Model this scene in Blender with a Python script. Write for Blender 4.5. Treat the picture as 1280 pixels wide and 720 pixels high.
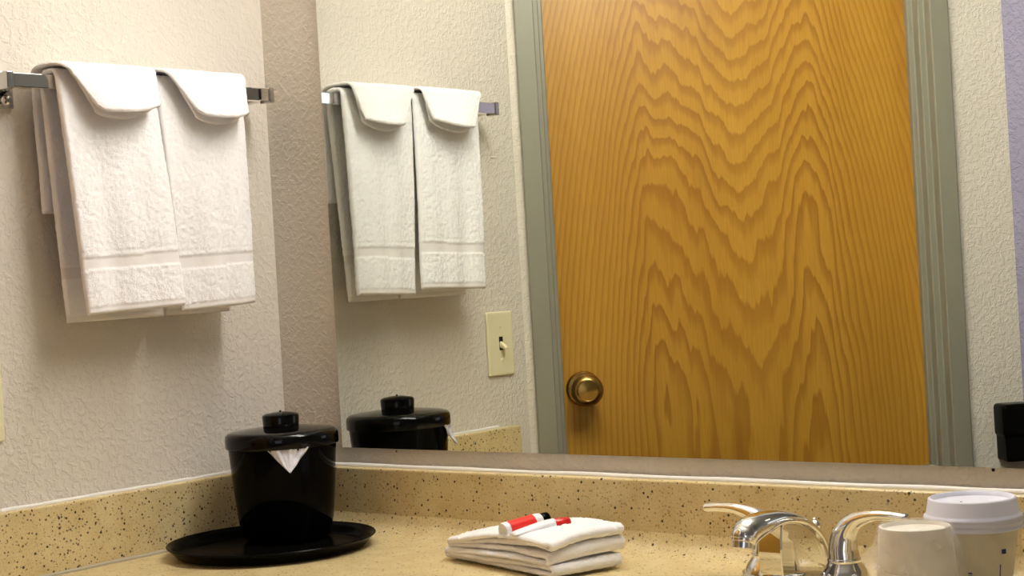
import bpy, bmesh, math, random
import numpy as np
from mathutils import Vector, Matrix

for o in list(bpy.data.objects):
    bpy.data.objects.remove(o)
scene = bpy.context.scene
C = scene.collection
random.seed(7)
rng = np.random.default_rng(7)

# ------------------------------------------------------------------ camera, light, exposure
# world: left wall x=0, mirror wall y=0, counter top z=0 (metres)
CAM = Vector((1.9422, -1.7638, 0.3716))
YAW, PITCH, ROLL, FPX = math.radians(39.7165), math.radians(-0.5231), math.radians(3.3727), 2074.1
fw = Vector((-math.sin(YAW) * math.cos(PITCH), math.cos(YAW) * math.cos(PITCH), math.sin(PITCH)))
rt = Vector((math.cos(YAW), math.sin(YAW), 0))
up = rt.cross(fw)
rt2 = rt * math.cos(ROLL) - up * math.sin(ROLL)
up2 = up * math.cos(ROLL) + rt * math.sin(ROLL)
cam_data = bpy.data.cameras.new('camera')
cam_data.sensor_width = 36.0
cam_data.lens = 36.0 * FPX / 1280.0
cam_data.clip_start = 0.02
cam = bpy.data.objects.new('camera', cam_data)
M3 = Matrix((rt2, up2, -fw)).transposed()
cam.matrix_world = Matrix.Translation(CAM) @ M3.to_4x4()
C.objects.link(cam)
scene.camera = cam

w = bpy.data.worlds.new('world')
scene.world = w
w.use_nodes = True
w.node_tree.nodes['Background'].inputs[0].default_value = (0.8, 0.75, 0.7, 1)
w.node_tree.nodes['Background'].inputs[1].default_value = 0.03

scene.view_settings.view_transform = 'Standard'
scene.view_settings.look = 'None'
scene.view_settings.gamma = 1.0
scene.view_settings.use_curve_mapping = False
scene.view_settings.exposure = 0.0
VANITY_STRENGTH = 50.0
BEDROOM_FILL_STRENGTH = 5.0  # ceiling fixture added behind the camera as weak fill
ADDED_WINDOW_STRENGTH = 1.8  # glow of the added rear window, out of view

# ------------------------------------------------------------------ material helpers
def srgb(r, g, b):
    def f(c):
        c /= 255.0
        return c / 12.92 if c <= 0.04045 else ((c + 0.055) / 1.055) ** 2.4
    return (f(r), f(g), f(b), 1.0)

MATS = {}
class NT:
    """tiny wrapper to wire a Principled material"""
    def __init__(s, name):
        s.m = bpy.data.materials.new(name)
        s.m.use_nodes = True
        s.t = s.m.node_tree
        s.b = s.t.nodes['Principled BSDF']
        s.out = s.t.nodes['Material Output']
        MATS[name] = s.m
    def n(s, typ, **kw):
        nd = s.t.nodes.new(typ)
        for k, v in kw.items():
            setattr(nd, k, v)
        return nd
    def put(s, sock, v):
        if isinstance(v, bpy.types.NodeSocket):
            s.t.links.new(v, sock)
        else:
            sock.default_value = v
    def coord(s, which='Object'):
        return s.n('ShaderNodeTexCoord').outputs[which]
    def mapping(s, vec, scale=(1, 1, 1), loc=(0, 0, 0)):
        m = s.n('ShaderNodeMapping')
        s.put(m.inputs['Vector'], vec)
        m.inputs['Scale'].default_value = scale
        m.inputs['Location'].default_value = loc
        return m.outputs[0]
    def noise(s, vec, scale, detail=2.0, rough=0.5, dist=0.0):
        nd = s.n('ShaderNodeTexNoise')
        s.put(nd.inputs['Vector'], vec)
        nd.inputs['Scale'].default_value = scale
        nd.inputs['Detail'].default_value = detail
        nd.inputs['Roughness'].default_value = rough
        nd.inputs['Distortion'].default_value = dist
        return nd.outputs[0]
    def math(s, op, a, b=0.0, c=None):
        nd = s.n('ShaderNodeMath', operation=op)
        s.put(nd.inputs[0], a)
        s.put(nd.inputs[1], b)
        if c is not None:
            s.put(nd.inputs[2], c)
        return nd.outputs[0]
    def ramp(s, fac, stops, interp='LINEAR'):
        r = s.n('ShaderNodeValToRGB')
        r.color_ramp.interpolation = interp
        e = r.color_ramp.elements
        while len(e) < len(stops):
            e.new(0.5)
        for q, (p, col) in zip(e, stops):
            q.position = p
            q.color = col if len(col) == 4 else (*col, 1)
        s.put(r.inputs[0], fac)
        return r.outputs[0]
    def mix(s, fac, a, b, blend='MIX'):
        m = s.n('ShaderNodeMix', data_type='RGBA', blend_type=blend)
        s.put(m.inputs[0], fac)
        s.put(m.inputs[6], a)
        s.put(m.inputs[7], b)
        return m.outputs[2]
    def bump(s, h, strength, dist):
        b = s.n('ShaderNodeBump')
        b.inputs['Strength'].default_value = strength
        b.inputs['Distance'].default_value = dist
        s.put(b.inputs['Height'], h)
        s.t.links.new(b.outputs[0], s.b.inputs['Normal'])
    def set(s, **kw):
        nm = dict(base='Base Color', rough='Roughness', metal='Metallic', spec='Specular IOR Level',
                  alpha='Alpha', trans='Transmission Weight', coat='Coat Weight', ior='IOR',
                  sheen='Sheen Weight', sss='Subsurface Weight')
        for k, v in kw.items():
            s.put(s.b.inputs[nm[k]], v)
        return s

def wall_paint(name, col, scale=100.0, strength=0.5, dist=0.0018):
    t = NT(name)
    co = t.coord('Object')
    n1 = t.noise(co, scale, 3.0, 0.55, 0.6)
    h1 = t.ramp(n1, [(0.45, (0, 0, 0)), (0.60, (1, 1, 1))])
    n2 = t.noise(co, scale * 3.2, 2.0, 0.5)
    h = t.math('MULTIPLY_ADD', n2, 0.35, h1)
    big = t.noise(co, 5.0, 2.0)
    tint = t.ramp(big, [(0.3, tuple(c * 0.95 for c in col[:3])), (0.7, col[:3])])
    t.set(base=tint, rough=0.62, spec=0.3)
    t.bump(h, strength, dist)
    return t.m

wall_paint('paint_wall', srgb(222, 214, 201))
wall_paint('paint_lavender', srgb(156, 149, 176), 95.0, 0.6, 0.002)
wall_paint('paint_ceiling', srgb(232, 228, 220), 60.0)

def solid(name, col, rough=0.5, metal=0.0, spec=0.5, nscale=None, nstr=0.1, ndist=0.0004, vary=0.04, **kw):
    t = NT(name)
    co = t.coord('Object')
    v = t.noise(co, 30.0, 2.0)
    c2 = tuple(c * (1 - vary) for c in col[:3])
    t.set(base=t.ramp(v, [(0.3, c2), (0.7, col[:3])]), rough=rough, metal=metal, spec=spec, **kw)
    if nscale:
        t.bump(t.noise(co, nscale, 2.0), nstr, ndist)
    return t.m

solid('frame_paint', srgb(140, 136, 121), 0.35, nscale=90, nstr=0.15, ndist=0.0006)
solid('white_caulk', srgb(236, 232, 224), 0.45)
solid('grey_caulk', srgb(176, 166, 142), 0.6, nscale=400, nstr=0.3)
solid('chrome', (0.82, 0.82, 0.82, 1), 0.05, 1.0, vary=0.01)
solid('worn_chrome', (0.66, 0.65, 0.63, 1), 0.14, 1.0, vary=0.12)
solid('steel_mesh', (0.45, 0.45, 0.45, 1), 0.3, 1.0)
solid('brass', srgb(172, 138, 78), 0.24, 1.0, vary=0.15)
solid('brass_dark', srgb(70, 52, 24), 0.3, 1.0)
solid('black_plastic', (0.002, 0.002, 0.002, 1), 0.05, 0, 0.05, vary=0.0)
solid('black_gloss', (0.002, 0.002, 0.002, 1), 0.07, 0, 0.2, vary=0.0)
solid('black_tray', (0.0035, 0.0033, 0.003, 1), 0.2, 0, 0.035, nscale=500, nstr=0.05)
solid('dark_hole', (0.004, 0.004, 0.004, 1), 0.9)
solid('almond_plastic', srgb(232, 224, 184), 0.35)
solid('white_plastic', srgb(238, 238, 240), 0.32)
solid('lid_plastic', srgb(222, 221, 232), 0.4)
solid('cup_paper', srgb(226, 216, 190), 0.55)
solid('foam_cup', srgb(240, 232, 216), 0.5)
solid('red_print', srgb(222, 36, 24), 0.4, vary=0.02)
solid('red_cap', srgb(200, 30, 24), 0.3)
solid('blue_print', srgb(34, 48, 110), 0.5)
solid('bag_plastic', srgb(226, 224, 232), 0.22, nscale=60, nstr=0.9, ndist=0.004)
solid('housing_white', srgb(235, 235, 230), 0.4)
solid('floor_vinyl', srgb(104, 84, 66), 0.7, nscale=20)
solid('laminate', srgb(150, 104, 60), 0.4)

# terry towelling
t = NT('terry')
co = t.coord('Object')
n1 = t.noise(co, 900.0, 2.0, 0.6)
n2 = t.noise(co, 380.0, 2.0, 0.5)
t.set(base=srgb(250, 247, 246), rough=0.95, spec=0.1, sheen=0.25)
t.bump(t.math('ADD', n1, n2), 0.6, 0.0012)
t = NT('flat_weave')
co = t.coord('Object')
n1 = t.noise(t.mapping(co, (1, 1, 4)), 500.0, 2.0, 0.6)
t.set(base=srgb(238, 233, 230), rough=0.75, spec=0.2)
t.bump(n1, 0.35, 0.0006)

# cultured marble with specks
t = NT('counter_stone')
co = t.coord('Object')
def specks(scale, prob, size, seedoff):
    v = t.n('ShaderNodeTexVoronoi')
    vec = t.mapping(co, (1, 1, 1), (seedoff, seedoff * 0.7, seedoff * 1.3))
    wob = t.n('ShaderNodeVectorMath', operation='ADD')
    nz = t.n('ShaderNodeTexNoise')
    t.put(nz.inputs['Vector'], vec)
    nz.inputs['Scale'].default_value = 500.0
    sc = t.n('ShaderNodeVectorMath', operation='SCALE')
    t.put(sc.inputs[0], nz.outputs[1])
    sc.inputs['Scale'].default_value = 0.0016
    t.put(wob.inputs[0], vec)
    t.put(wob.inputs[1], sc.outputs[0])
    t.put(v.inputs['Vector'], wob.outputs[0])
    v.inputs['Scale'].default_value = scale
    sep = t.n('ShaderNodeSeparateColor')
    t.put(sep.inputs[0], v.outputs['Color'])
    pick = t.math('LESS_THAN', sep.outputs[0], prob)
    rad = t.math('MULTIPLY_ADD', sep.outputs[1], size, size * 0.35)
    near = t.math('LESS_THAN', v.outputs['Distance'], rad)
    return t.math('MULTIPLY', pick, near)
base = t.ramp(t.noise(co, 26.0, 4.0, 0.6), [(0.3, srgb(206, 184, 132)), (0.7, srgb(222, 204, 156))])
fine = t.ramp(t.noise(co, 420.0, 2.0, 0.7), [(0.36, srgb(176, 142, 82)), (0.52, (1, 1, 1, 1))])
base = t.mix(0.30, base, fine, 'MULTIPLY')
base = t.mix(t.math('MULTIPLY', specks(230.0, 0.55, 0.26, 3.1), 0.62), base, srgb(140, 98, 48))
base = t.mix(t.math('MULTIPLY', specks(185.0, 0.30, 0.25, 8.7), 0.85), base, srgb(78, 56, 32))
base = t.mix(t.math('MULTIPLY', specks(150.0, 0.17, 0.23, 15.3), 0.95), base, srgb(30, 26, 26))
t.set(base=base, rough=0.3, spec=0.45)

# oak veneer, object coords of the door slab: x across (0..W), z up
t = NT('oak_veneer')
DW = 0.716
ZF_DOOR = -0.81
co = t.coord('Object')
sx = t.n('ShaderNodeSeparateXYZ')
t.put(sx.inputs[0], co)
X, Z = sx.outputs[0], sx.outputs[2]
ZW = t.math('ADD', Z, ZF_DOOR)            # height above the counter
wand = t.math('SUBTRACT', t.noise(t.mapping(co, (6.0, 1, 1.7)), 1.0, 2.0), 0.5)
jag = t.math('SUBTRACT', t.noise(t.mapping(co, (26.0, 1, 3.2)), 1.0, 2.0, 0.55), 0.5)
jag2 = t.math('SUBTRACT', t.noise(t.mapping(co, (120.0, 1, 7.0)), 1.0, 2.0, 0.6), 0.5)
xn = t.math('DIVIDE', t.math('MULTIPLY_ADD', wand, 0.022, X), DW)
fc = t.n('ShaderNodeFloatCurve')           # arch shape: two crowns with a valley between, steep flanks
cv = fc.mapping.curves[0]
pts = [(0.0, 1.0), (0.08, 0.68), (0.16, 0.36), (0.21, 0.17), (0.245, 0.06), (0.27, 0.02), (0.31, 0.045), (0.40, 0.13), (0.48, 0.195), (0.545, 0.225),
       (0.60, 0.19), (0.66, 0.08), (0.70, 0.03), (0.735, 0.06), (0.78, 0.17), (0.84, 0.38), (0.91, 0.67), (1.0, 1.0)]
cv.points[0].location = pts[0]
cv.points[1].location = pts[-1]
for q in pts[1:-1]:
    cv.points.new(*q)
fc.mapping.update()
t.put(fc.inputs['Value'], xn)
arch = t.math('MULTIPLY', fc.outputs[0], 16.0)
zf = t.math('MULTIPLY_ADD', t.math('MULTIPLY', ZW, t.math('ABSOLUTE', ZW)), 12.5, t.math('MULTIPLY', ZW, 2.0))
h = t.math('ADD', arch, zf)
calm = t.math('SUBTRACT', 1.0, t.math('MULTIPLY', t.math('MINIMUM', fc.outputs[0], 0.45), 1.75))
h = t.math('MULTIPLY_ADD', wand, 4.0, h)
h = t.math('MULTIPLY_ADD', t.math('MULTIPLY', jag, calm), 2.6, h)
h = t.math('MULTIPLY_ADD', jag2, 0.42, h)
fr = t.math('FRACT', h)
ring = t.ramp(fr, [(0.0, (0, 0, 0)), (0.42, (0.12, 0.12, 0.12)), (0.66, (0.75, 0.75, 0.75)), (0.90, (1, 1, 1)), (1.0, (0, 0, 0))])
pore = t.noise(t.mapping(co, (420.0, 1, 14.0)), 1.0, 2.0, 0.6)
pm = t.ramp(pore, [(0.42, (0, 0, 0)), (0.62, (1, 1, 1))])
light = t.ramp(t.noise(t.mapping(co, (9.0, 1, 1.2)), 1.0, 2.0), [(0.3, srgb(176, 129, 42)), (0.7, srgb(190, 143, 52))])
col = t.mix(t.math('MULTIPLY', ring, t.math('MULTIPLY', t.math('MULTIPLY_ADD', calm, 0.45, 0.55), 0.72)), light, srgb(140, 89, 22))
col = t.mix(t.math('MULTIPLY', pm, 0.22), col, srgb(150, 92, 28))
stain = t.ramp(t.noise(t.mapping(co, (7.0, 1, 2.2), (3.3, 0, 1.9)), 1.0, 3.0, 0.6), [(0.60, (0, 0, 0)), (0.80, (1, 1, 1))])
col = t.mix(t.math('MULTIPLY', stain, 0.40), col, srgb(112, 66, 20))
t.set(base=col, rough=0.33, spec=0.45)
t.bump(t.math('ADD', pore, ring), 0.08, 0.0005)

# mirror
t = NT('mirror_silver')
v = t.noise(t.coord('Object'), 3.0, 1.0)
t.set(base=t.ramp(v, [(0.3, (0.82, 0.85, 0.785)), (0.7, (0.83, 0.86, 0.795))]), rough=0.0, metal=1.0)
solid('mirror_edge', (0.02, 0.024, 0.02, 1), 0.3)

# clear plastic wrap
def wrap_mat(name, alpha, tint):
    t = NT(name)
    co = t.coord('Object')
    n = t.noise(co, 28.0, 2.0, 0.45, 0.8)
    t.set(base=tint, rough=0.18, spec=0.6,
          alpha=t.ramp(n, [(0.35, (alpha * 0.6,) * 3), (0.7, (alpha * 1.4,) * 3)]))
    t.bump(n, 0.35, 0.004)
    return t.m
wrap_mat('plastic_wrap', 0.26, srgb(236, 232, 226))
wrap_mat('plastic_wrap_clear', 0.2, srgb(214, 206, 184))

def emit(name, col, strength):
    t = NT(name)
    e = t.n('ShaderNodeEmission')
    n = t.noise(t.coord('Object'), 2.0, 1.0)
    t.put(e.inputs[0], t.ramp(n, [(0.3, tuple(c * 0.99 for c in col)), (0.7, col)]))
    e.inputs[1].default_value = strength
    t.t.links.new(e.outputs[0], t.out.inputs[0])
emit('lamp_diffuser', (1.0, 0.97, 0.92), VANITY_STRENGTH)
emit('lamp_bedroom_fill', (1.0, 0.87, 0.72), BEDROOM_FILL_STRENGTH)  # diffuser of the added fill lamp
emit('added_pane_glow', (0.86, 0.88, 1.0), ADDED_WINDOW_STRENGTH)  # panes of the added window, glowing for the chrome to reflect

# ------------------------------------------------------------------ mesh helpers
def tag(o, label=None, cat=None, group=None, kind=None):
    if label: o['label'] = label
    if cat: o['category'] = cat
    if group: o['group'] = group
    if kind: o['kind'] = kind
    return o

def link(name, me, mat, parent=None, smooth=False, loc=None, rot=None):
    o = bpy.data.objects.new(name, me)
    C.objects.link(o)
    if mat is not None:
        for mm in (mat if isinstance(mat, (list, tuple)) else [mat]):
            me.materials.append(MATS[mm])
    if smooth:
        me.polygons.foreach_set('use_smooth', [True] * len(me.polygons))
    if parent is not None:
        o.parent = parent
    if loc is not None: o.location = loc
    if rot is not None: o.rotation_euler = rot
    return o

def empty(name, loc=(0, 0, 0), rot=(0, 0, 0)):
    o = bpy.data.objects.new(name, None)
    o.empty_display_size = 0.05
    C.objects.link(o)
    o.location = loc
    o.rotation_euler = rot
    return o

def from_bm(name, bm, mat, parent=None, smooth=False, loc=None, rot=None):
    bmesh.ops.recalc_face_normals(bm, faces=bm.faces[:])
    me = bpy.data.meshes.new(name)
    bm.to_mesh(me)
    bm.free()
    return link(name, me, mat, parent, smooth, loc, rot)

def add_box(bm, x0, x1, y0, y1, z0, z1, bevel=0.0, seg=2):
    m = Matrix.Translation(((x0 + x1) / 2, (y0 + y1) / 2, (z0 + z1) / 2)) @ Matrix.Diagonal((x1 - x0, y1 - y0, z1 - z0, 1))
    r = bmesh.ops.create_cube(bm, size=1.0, matrix=m)
    if bevel:
        es = {e for v in r['verts'] for e in v.link_edges}
        bmesh.ops.bevel(bm, geom=list(es), offset=bevel, segments=seg, profile=0.6, affect='EDGES')

def box(name, x0, x1, y0, y1, z0, z1, mat, parent=None, bevel=0.0, seg=2, smooth=False, loc=None, rot=None):
    bm = bmesh.new()
    add_box(bm, x0, x1, y0, y1, z0, z1, bevel, seg)
    return from_bm(name, bm, mat, parent, smooth, loc, rot)

def mesh_py(name, verts, faces, mat, parent=None, smooth=False, loc=None, rot=None):
    me = bpy.data.meshes.new(name)
    me.from_pydata([tuple(map(float, v)) for v in verts], [], faces)
    me.update()
    return link(name, me, mat, parent, smooth, loc, rot)

def lathe(name, prof, mat, parent=None, n=48, loc=None, rot=None, smooth=True, auto=35):
    """prof: list of (r, z) from bottom to top; closes on the axis when r == 0"""
    vs, fs, rings = [], [], []
    for r, z in prof:
        if r < 1e-6:
            rings.append([len(vs)]); vs.append((0, 0, z))
        else:
            rings.append(list(range(len(vs), len(vs) + n)))
            for k in range(n):
                a = 2 * math.pi * k / n
                vs.append((r * math.cos(a), r * math.sin(a), z))
    for a, b in zip(rings, rings[1:]):
        for k in range(n):
            k2 = (k + 1) % n
            if len(a) == 1 and len(b) == 1: continue
            if len(a) == 1: fs.append((a[0], b[k2], b[k]))
            elif len(b) == 1: fs.append((a[k], a[k2], b[0]))
            else: fs.append((a[k], a[k2], b[k2], b[k]))
    o = mesh_py(name, vs, fs, mat, parent, smooth, loc, rot)
    if smooth and auto:
        bm = bmesh.new(); bm.from_mesh(o.data)
        bmesh.ops.recalc_face_normals(bm, faces=bm.faces[:])
        for e in bm.edges:
            if len(e.link_faces) == 2 and e.calc_face_angle(0) > math.radians(auto):
                e.smooth = False
        bm.to_mesh(o.data); bm.free()
    return o

def catmull(pts, k=8):
    P = [np.array(p, float) for p in pts]
    P = [2 * P[0] - P[1]] + P + [2 * P[-1] - P[-2]]
    out = []
    for i in range(1, len(P) - 2):
        for j in range(k):
            u = j / k
            out.append(0.5 * (2 * P[i] + (P[i + 1] - P[i - 1]) * u + (2 * P[i - 1] - 5 * P[i] + 4 * P[i + 1] - P[i + 2]) * u * u
                              + (3 * P[i] - P[i - 1] - 3 * P[i + 1] + P[i + 2]) * u ** 3))
    out.append(P[-2])
    return np.array(out)

def sweep(name, pts, radii, mat, parent=None, side=(1, 0, 0), n=24, k=8, smooth=True, capround=True, super_e=1.0):
    """tube along pts; radii rows (a along side, b across)"""
    rows = [list(p) + list(r) for p, r in zip(pts, radii)]
    Q = catmull(rows, k)
    P, R = Q[:, :3], Q[:, 3:]
    T = np.gradient(P, axis=0)
    T /= np.linalg.norm(T, axis=1)[:, None]
    S = np.tile(np.array(side, float), (len(P), 1))
    S -= (S * T).sum(1)[:, None] * T
    S /= np.linalg.norm(S, axis=1)[:, None]
    B = np.cross(T, S)
    vs, fs = [], []
    seq = list(range(len(P)))
    rings = []
    def ring(c, s_, b_, ra, rb):
        idx = []
        for j in range(n):
            a = 2 * math.pi * j / n
            ca, sa = math.cos(a), math.sin(a)
            ca = math.copysign(abs(ca) ** super_e, ca); sa = math.copysign(abs(sa) ** super_e, sa)
            idx.append(len(vs)); vs.append(c + s_ * ra * ca + b_ * rb * sa)
        return idx
    if capround:
        for q in (0.25, 0.6, 0.87):
            f = math.sqrt(1 - (1 - q) ** 2)
            rings.append(ring(P[0] - T[0] * min(R[0]) * (1 - q), S[0], B[0], R[0][0] * f, R[0][1] * f))
    for i in seq:
        rings.append(ring(P[i], S[i], B[i], R[i][0], R[i][1]))
    if capround:
        for q in (0.87, 0.6, 0.25):
            f = math.sqrt(1 - (1 - q) ** 2)
            rings.append(ring(P[-1] + T[-1] * min(R[-1]) * (1 - q), S[-1], B[-1], R[-1][0] * f, R[-1][1] * f))
    for a, b in zip(rings, rings[1:]):
        for j in range(n):
            fs.append((a[j], a[(j + 1) % n], b[(j + 1) % n], b[j]))
    fs.append(tuple(rings[0][::-1])); fs.append(tuple(rings[-1]))
    return mesh_py(name, vs, fs, mat, parent, smooth)

def smooth_noise(shape, cell, seed):
    """value noise on a grid, cell in samples"""
    r = np.random.default_rng(seed)
    a = max(2, int(shape[0] / cell[0]) + 3); b = max(2, int(shape[1] / cell[1]) + 3)
    g = r.uniform(-1, 1, (a, b))
    x = np.arange(shape[0]) / cell[0]; y = np.arange(shape[1]) / cell[1]
    xi = x.astype(int); yi = y.astype(int)
    fx = (x - xi); fy = (y - yi)
    fx = (fx * fx * (3 - 2 * fx))[:, None]; fy = (fy * fy * (3 - 2 * fy))[None, :]
    xi = np.clip(xi, 0, a - 2); yi = np.clip(yi, 0, b - 2)
    A = g[np.ix_(xi, yi)]; Bq = g[np.ix_(xi + 1, yi)]; Cq = g[np.ix_(xi, yi + 1)]; D = g[np.ix_(xi + 1, yi + 1)]
    return (A * (1 - fx) + Bq * fx) * (1 - fy) + (Cq * (1 - fx) + D * fx) * fy

def cloth(name, P, thick, mat, parent=None, fuzz=0.0006, mask=None, seed=1, matidx=None):
    """thick sheet around a centre surface P[nu,nv,3] with rounded rims and terry fuzz"""
    nu, nv = P.shape[:2]
    du = np.gradient(P, axis=0); dv = np.gradient(P, axis=1)
    N = np.cross(du, dv)
    N /= (np.linalg.norm(N, axis=2)[..., None] + 1e-9)
    th = np.full((nu, nv), thick) if np.isscalar(thick) else thick
    # rounded rims
    lu = np.minimum(np.arange(nu), np.arange(nu)[::-1])[:, None] * np.linalg.norm(du, axis=2)
    lv = np.minimum(np.arange(nv), np.arange(nv)[::-1])[None, :] * np.linalg.norm(dv, axis=2)
    d = np.minimum(lu, lv)
    q = np.clip(d / (th * 0.5), 0, 1)
    prof = 0.12 + 0.88 * np.sqrt(1 - (1 - q) ** 2)
    off = th * 0.5 * prof
    r = np.random.default_rng(seed)
    m = 1.0 if mask is None else mask
    def fz(s):
        return fuzz * m * (0.75 * r.uniform(-1, 1, (nu, nv)) + 0.6 * smooth_noise((nu, nv), (2.5, 2.5), s))
    A = P + N * (off + fz(seed + 1))[..., None]
    Bm = P - N * (off + fz(seed + 2))[..., None]
    V = np.concatenate([A.reshape(-1, 3), Bm.reshape(-1, 3)])
    idx = np.arange(nu * nv).reshape(nu, nv)
    a, b, c, e = idx[:-1, :-1].ravel(), idx[1:, :-1].ravel(), idx[1:, 1:].ravel(), idx[:-1, 1:].ravel()
    F = np.stack([a, b, c, e], 1)
    o2 = nu * nv
    F2 = np.stack([e, c, b, a], 1) + o2
    rim = []
    loop = list(idx[:, 0]) + list(idx[-1, 1:]) + list(idx[-2::-1, -1]) + list(idx[0, -2:0:-1])
    for i in range(len(loop)):
        p0, p1 = loop[i], loop[(i + 1) % len(loop)]
        rim.append((p1, p0, p0 + o2, p1 + o2))
    faces = np.concatenate([F, F2, np.array(rim)]).tolist()
    o = mesh_py(name, V.tolist(), faces, mat, parent, True)
    if matidx is not None:
        fm = matidx[:-1, :-1].ravel().astype(int)
        allm = np.concatenate([fm, fm, np.zeros(len(rim), int)])
        o.data.polygons.foreach_set('material_index', allm.tolist())
    return o

def polyline_resample(pts, step):
    P = np.array(pts, float)
    seg = np.linalg.norm(np.diff(P, axis=0), axis=1)
    s = np.concatenate([[0], np.cumsum(seg)])
    n = max(4, int(s[-1] / step))
    q = np.linspace(0, s[-1], n)
    return np.stack([np.interp(q, s, P[:, k]) for k in range(P.shape[1])], 1), q

# ------------------------------------------------------------------ the room
ZF, ZC = -0.82, 1.60
def struct(o):
    o['kind'] = 'structure'
    return o
LY = -0.6136
struct(box('floor', -1.0, 5.1, -4.3, 0.15, ZF - 0.05, ZF, 'floor_vinyl'))
struct(box('ceiling', -1.0, 5.1, -4.3, 0.15, ZC, ZC + 0.05, 'paint_ceiling'))
struct(box('wall_left', -0.12, 0.0, LY, 0.12, ZF, ZC, 'paint_wall'))
wb = struct(box('wall_back', 0.0, 5.0, 0.0, 0.12, ZF, ZC, 'paint_wall'))
struct(box('wall_right', 5.0, 5.1, -4.2, 0.12, ZF, ZC, 'paint_wall'))
WX0, WX1, WZ0, WZ1 = 2.9, 4.6, -0.05, 1.50        # unseen window added in the rear wall for bright reflections
bm = bmesh.new()
add_box(bm, 0.70, WX0, -4.3, -4.2, ZF, ZC)
add_box(bm, WX1, 5.1, -4.3, -4.2, ZF, ZC)
add_box(bm, WX0, WX1, -4.3, -4.2, ZF, WZ0)
add_box(bm, WX0, WX1, -4.3, -4.2, WZ1, ZC)
struct(from_bm('wall_rear', bm, 'paint_wall'))
win = struct(empty('added_window_1', ((WX0 + WX1) / 2, -4.25, WZ0)))
ww, wh = WX1 - WX0, WZ1 - WZ0
for xc in (-ww / 2 + 0.02, 0.0, ww / 2 - 0.02):
    box('added_window_stile', xc - 0.02, xc + 0.02, -0.03, 0.045, 0.0, wh, 'housing_white', win, 0.003)
for zc in (0.02, wh - 0.02):
    box('added_window_rail', -ww / 2 + 0.04, ww / 2 - 0.04, -0.03, 0.045, zc - 0.02, zc + 0.02, 'housing_white', win, 0.003)
for xc in (-ww / 4, ww / 4):
    box('added_window_pane', xc - ww / 4 + 0.02, xc + ww / 4 - 0.02, -0.004, 0.004, 0.04, wh - 0.04, 'added_pane_glow', win)
struct(box('wall_hall', 0.70, 0.80, -4.2, -1.382, ZF, ZC, 'paint_wall'))
DIAG_END = 0.943
ex, ey = DIAG_END * 0.70711, LY - DIAG_END * 0.70711
struct(box('wall_recess', ex - 0.10, 0.80, ey - 0.10, ey, ZF, ZC, 'paint_lavender'))
# little nail heads in the strip of wall under the mirror
def nail(x, z, r):
    lathe('nail_head', [(0, -0.0005), (r, -0.0005), (r, 0.0008), (r * 0.6, 0.0014), (0, 0.0015)], 'dark_hole', wb, 12,
          loc=(x, 0, z), rot=(math.pi / 2, 0, 0))
nail(1.161, 0.1195, 0.0019)
nail(0.2375, 0.1187, 0.0012)

# diagonal wall with the bathroom door (local x runs along the wall, local y out of it)
ROT45 = (0, 0, math.radians(-45))
ORG = (0, LY, 0)
S0, S1 = 0.0145, 0.8345          # outer edges of the frame faces
FACE = 0.036
DTOP = 1.21
bm = bmesh.new()
add_box(bm, 0.0, S0 + 0.02, -0.12, 0, ZF, ZC)
add_box(bm, S1 - 0.02, DIAG_END, -0.12, 0, ZF, ZC)
add_box(bm, S0 + 0.02, S1 - 0.02, -0.12, 0, DTOP + 0.02, ZC)
struct(from_bm('wall_diagonal', bm, 'paint_wall', loc=ORG, rot=ROT45))

door = empty('door_1', ORG, ROT45)
door['kind'] = 'structure'
def frame_profile(s0, sgn):
    """jamb section (s, depth): proud face, returns and a rounded stop"""
    q = [(0, 0.0), (0, 0.012), (0.002, 0.014), (FACE - 0.002, 0.014), (FACE, 0.012), (FACE, -0.016), (FACE + 0.002, -0.018),
         (FACE + 0.0105, -0.018), (FACE + 0.0125, -0.020), (FACE + 0.0125, -0.046), (FACE + 0.0145, -0.048),
         (FACE + 0.021, -0.048), (FACE + 0.023, -0.050), (FACE + 0.023, -0.066), (FACE + 0.010, -0.075), (FACE + 0.010, -0.11), (0.021, -0.11), (0.021, 0.0)]
    return [(s0 + sgn * a, b) for a, b in q]
def extrude_profile(name, prof, z0, z1, mat, parent):
    n = len(prof)
    vs = [(a, b, z0) for a, b in prof] + [(a, b, z1) for a, b in prof]
    fs = [(i, (i + 1) % n, n + (i + 1) % n, n + i) for i in range(n)] + [tuple(range(n))[::-1], tuple(range(n, 2 * n))]
    bm = bmesh.new()
    bv = [bm.verts.new(v) for v in vs]
    for f in fs: bm.faces.new([bv[i] for i in f])
    return from_bm(name, bm, mat, parent)
extrude_profile('door_jamb', frame_profile(S0, 1), ZF, DTOP + 0.05, 'frame_paint', door)
extrude_profile('door_jamb', frame_profile(S1, -1), ZF, DTOP + 0.05, 'frame_paint', door)
bm = bmesh.new()
add_box(bm, S0 + FACE, S1 - FACE, -0.05, 0.014, DTOP - 0.02, DTOP + 0.05, 0.002)
from_bm('door_head', bm, 'frame_paint', door)
DX0, DX1 = S0 + FACE + 0.016, S1 - FACE - 0.016
bm = bmesh.new()
add_box(bm, 0, DX1 - DX0, -0.036, 0, 0, DTOP - 0.02 - ZF - 0.015, 0.0015)
from_bm('door_slab', bm, 'oak_veneer', door, loc=(DX0, -0.066, ZF + 0.01))
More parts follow.
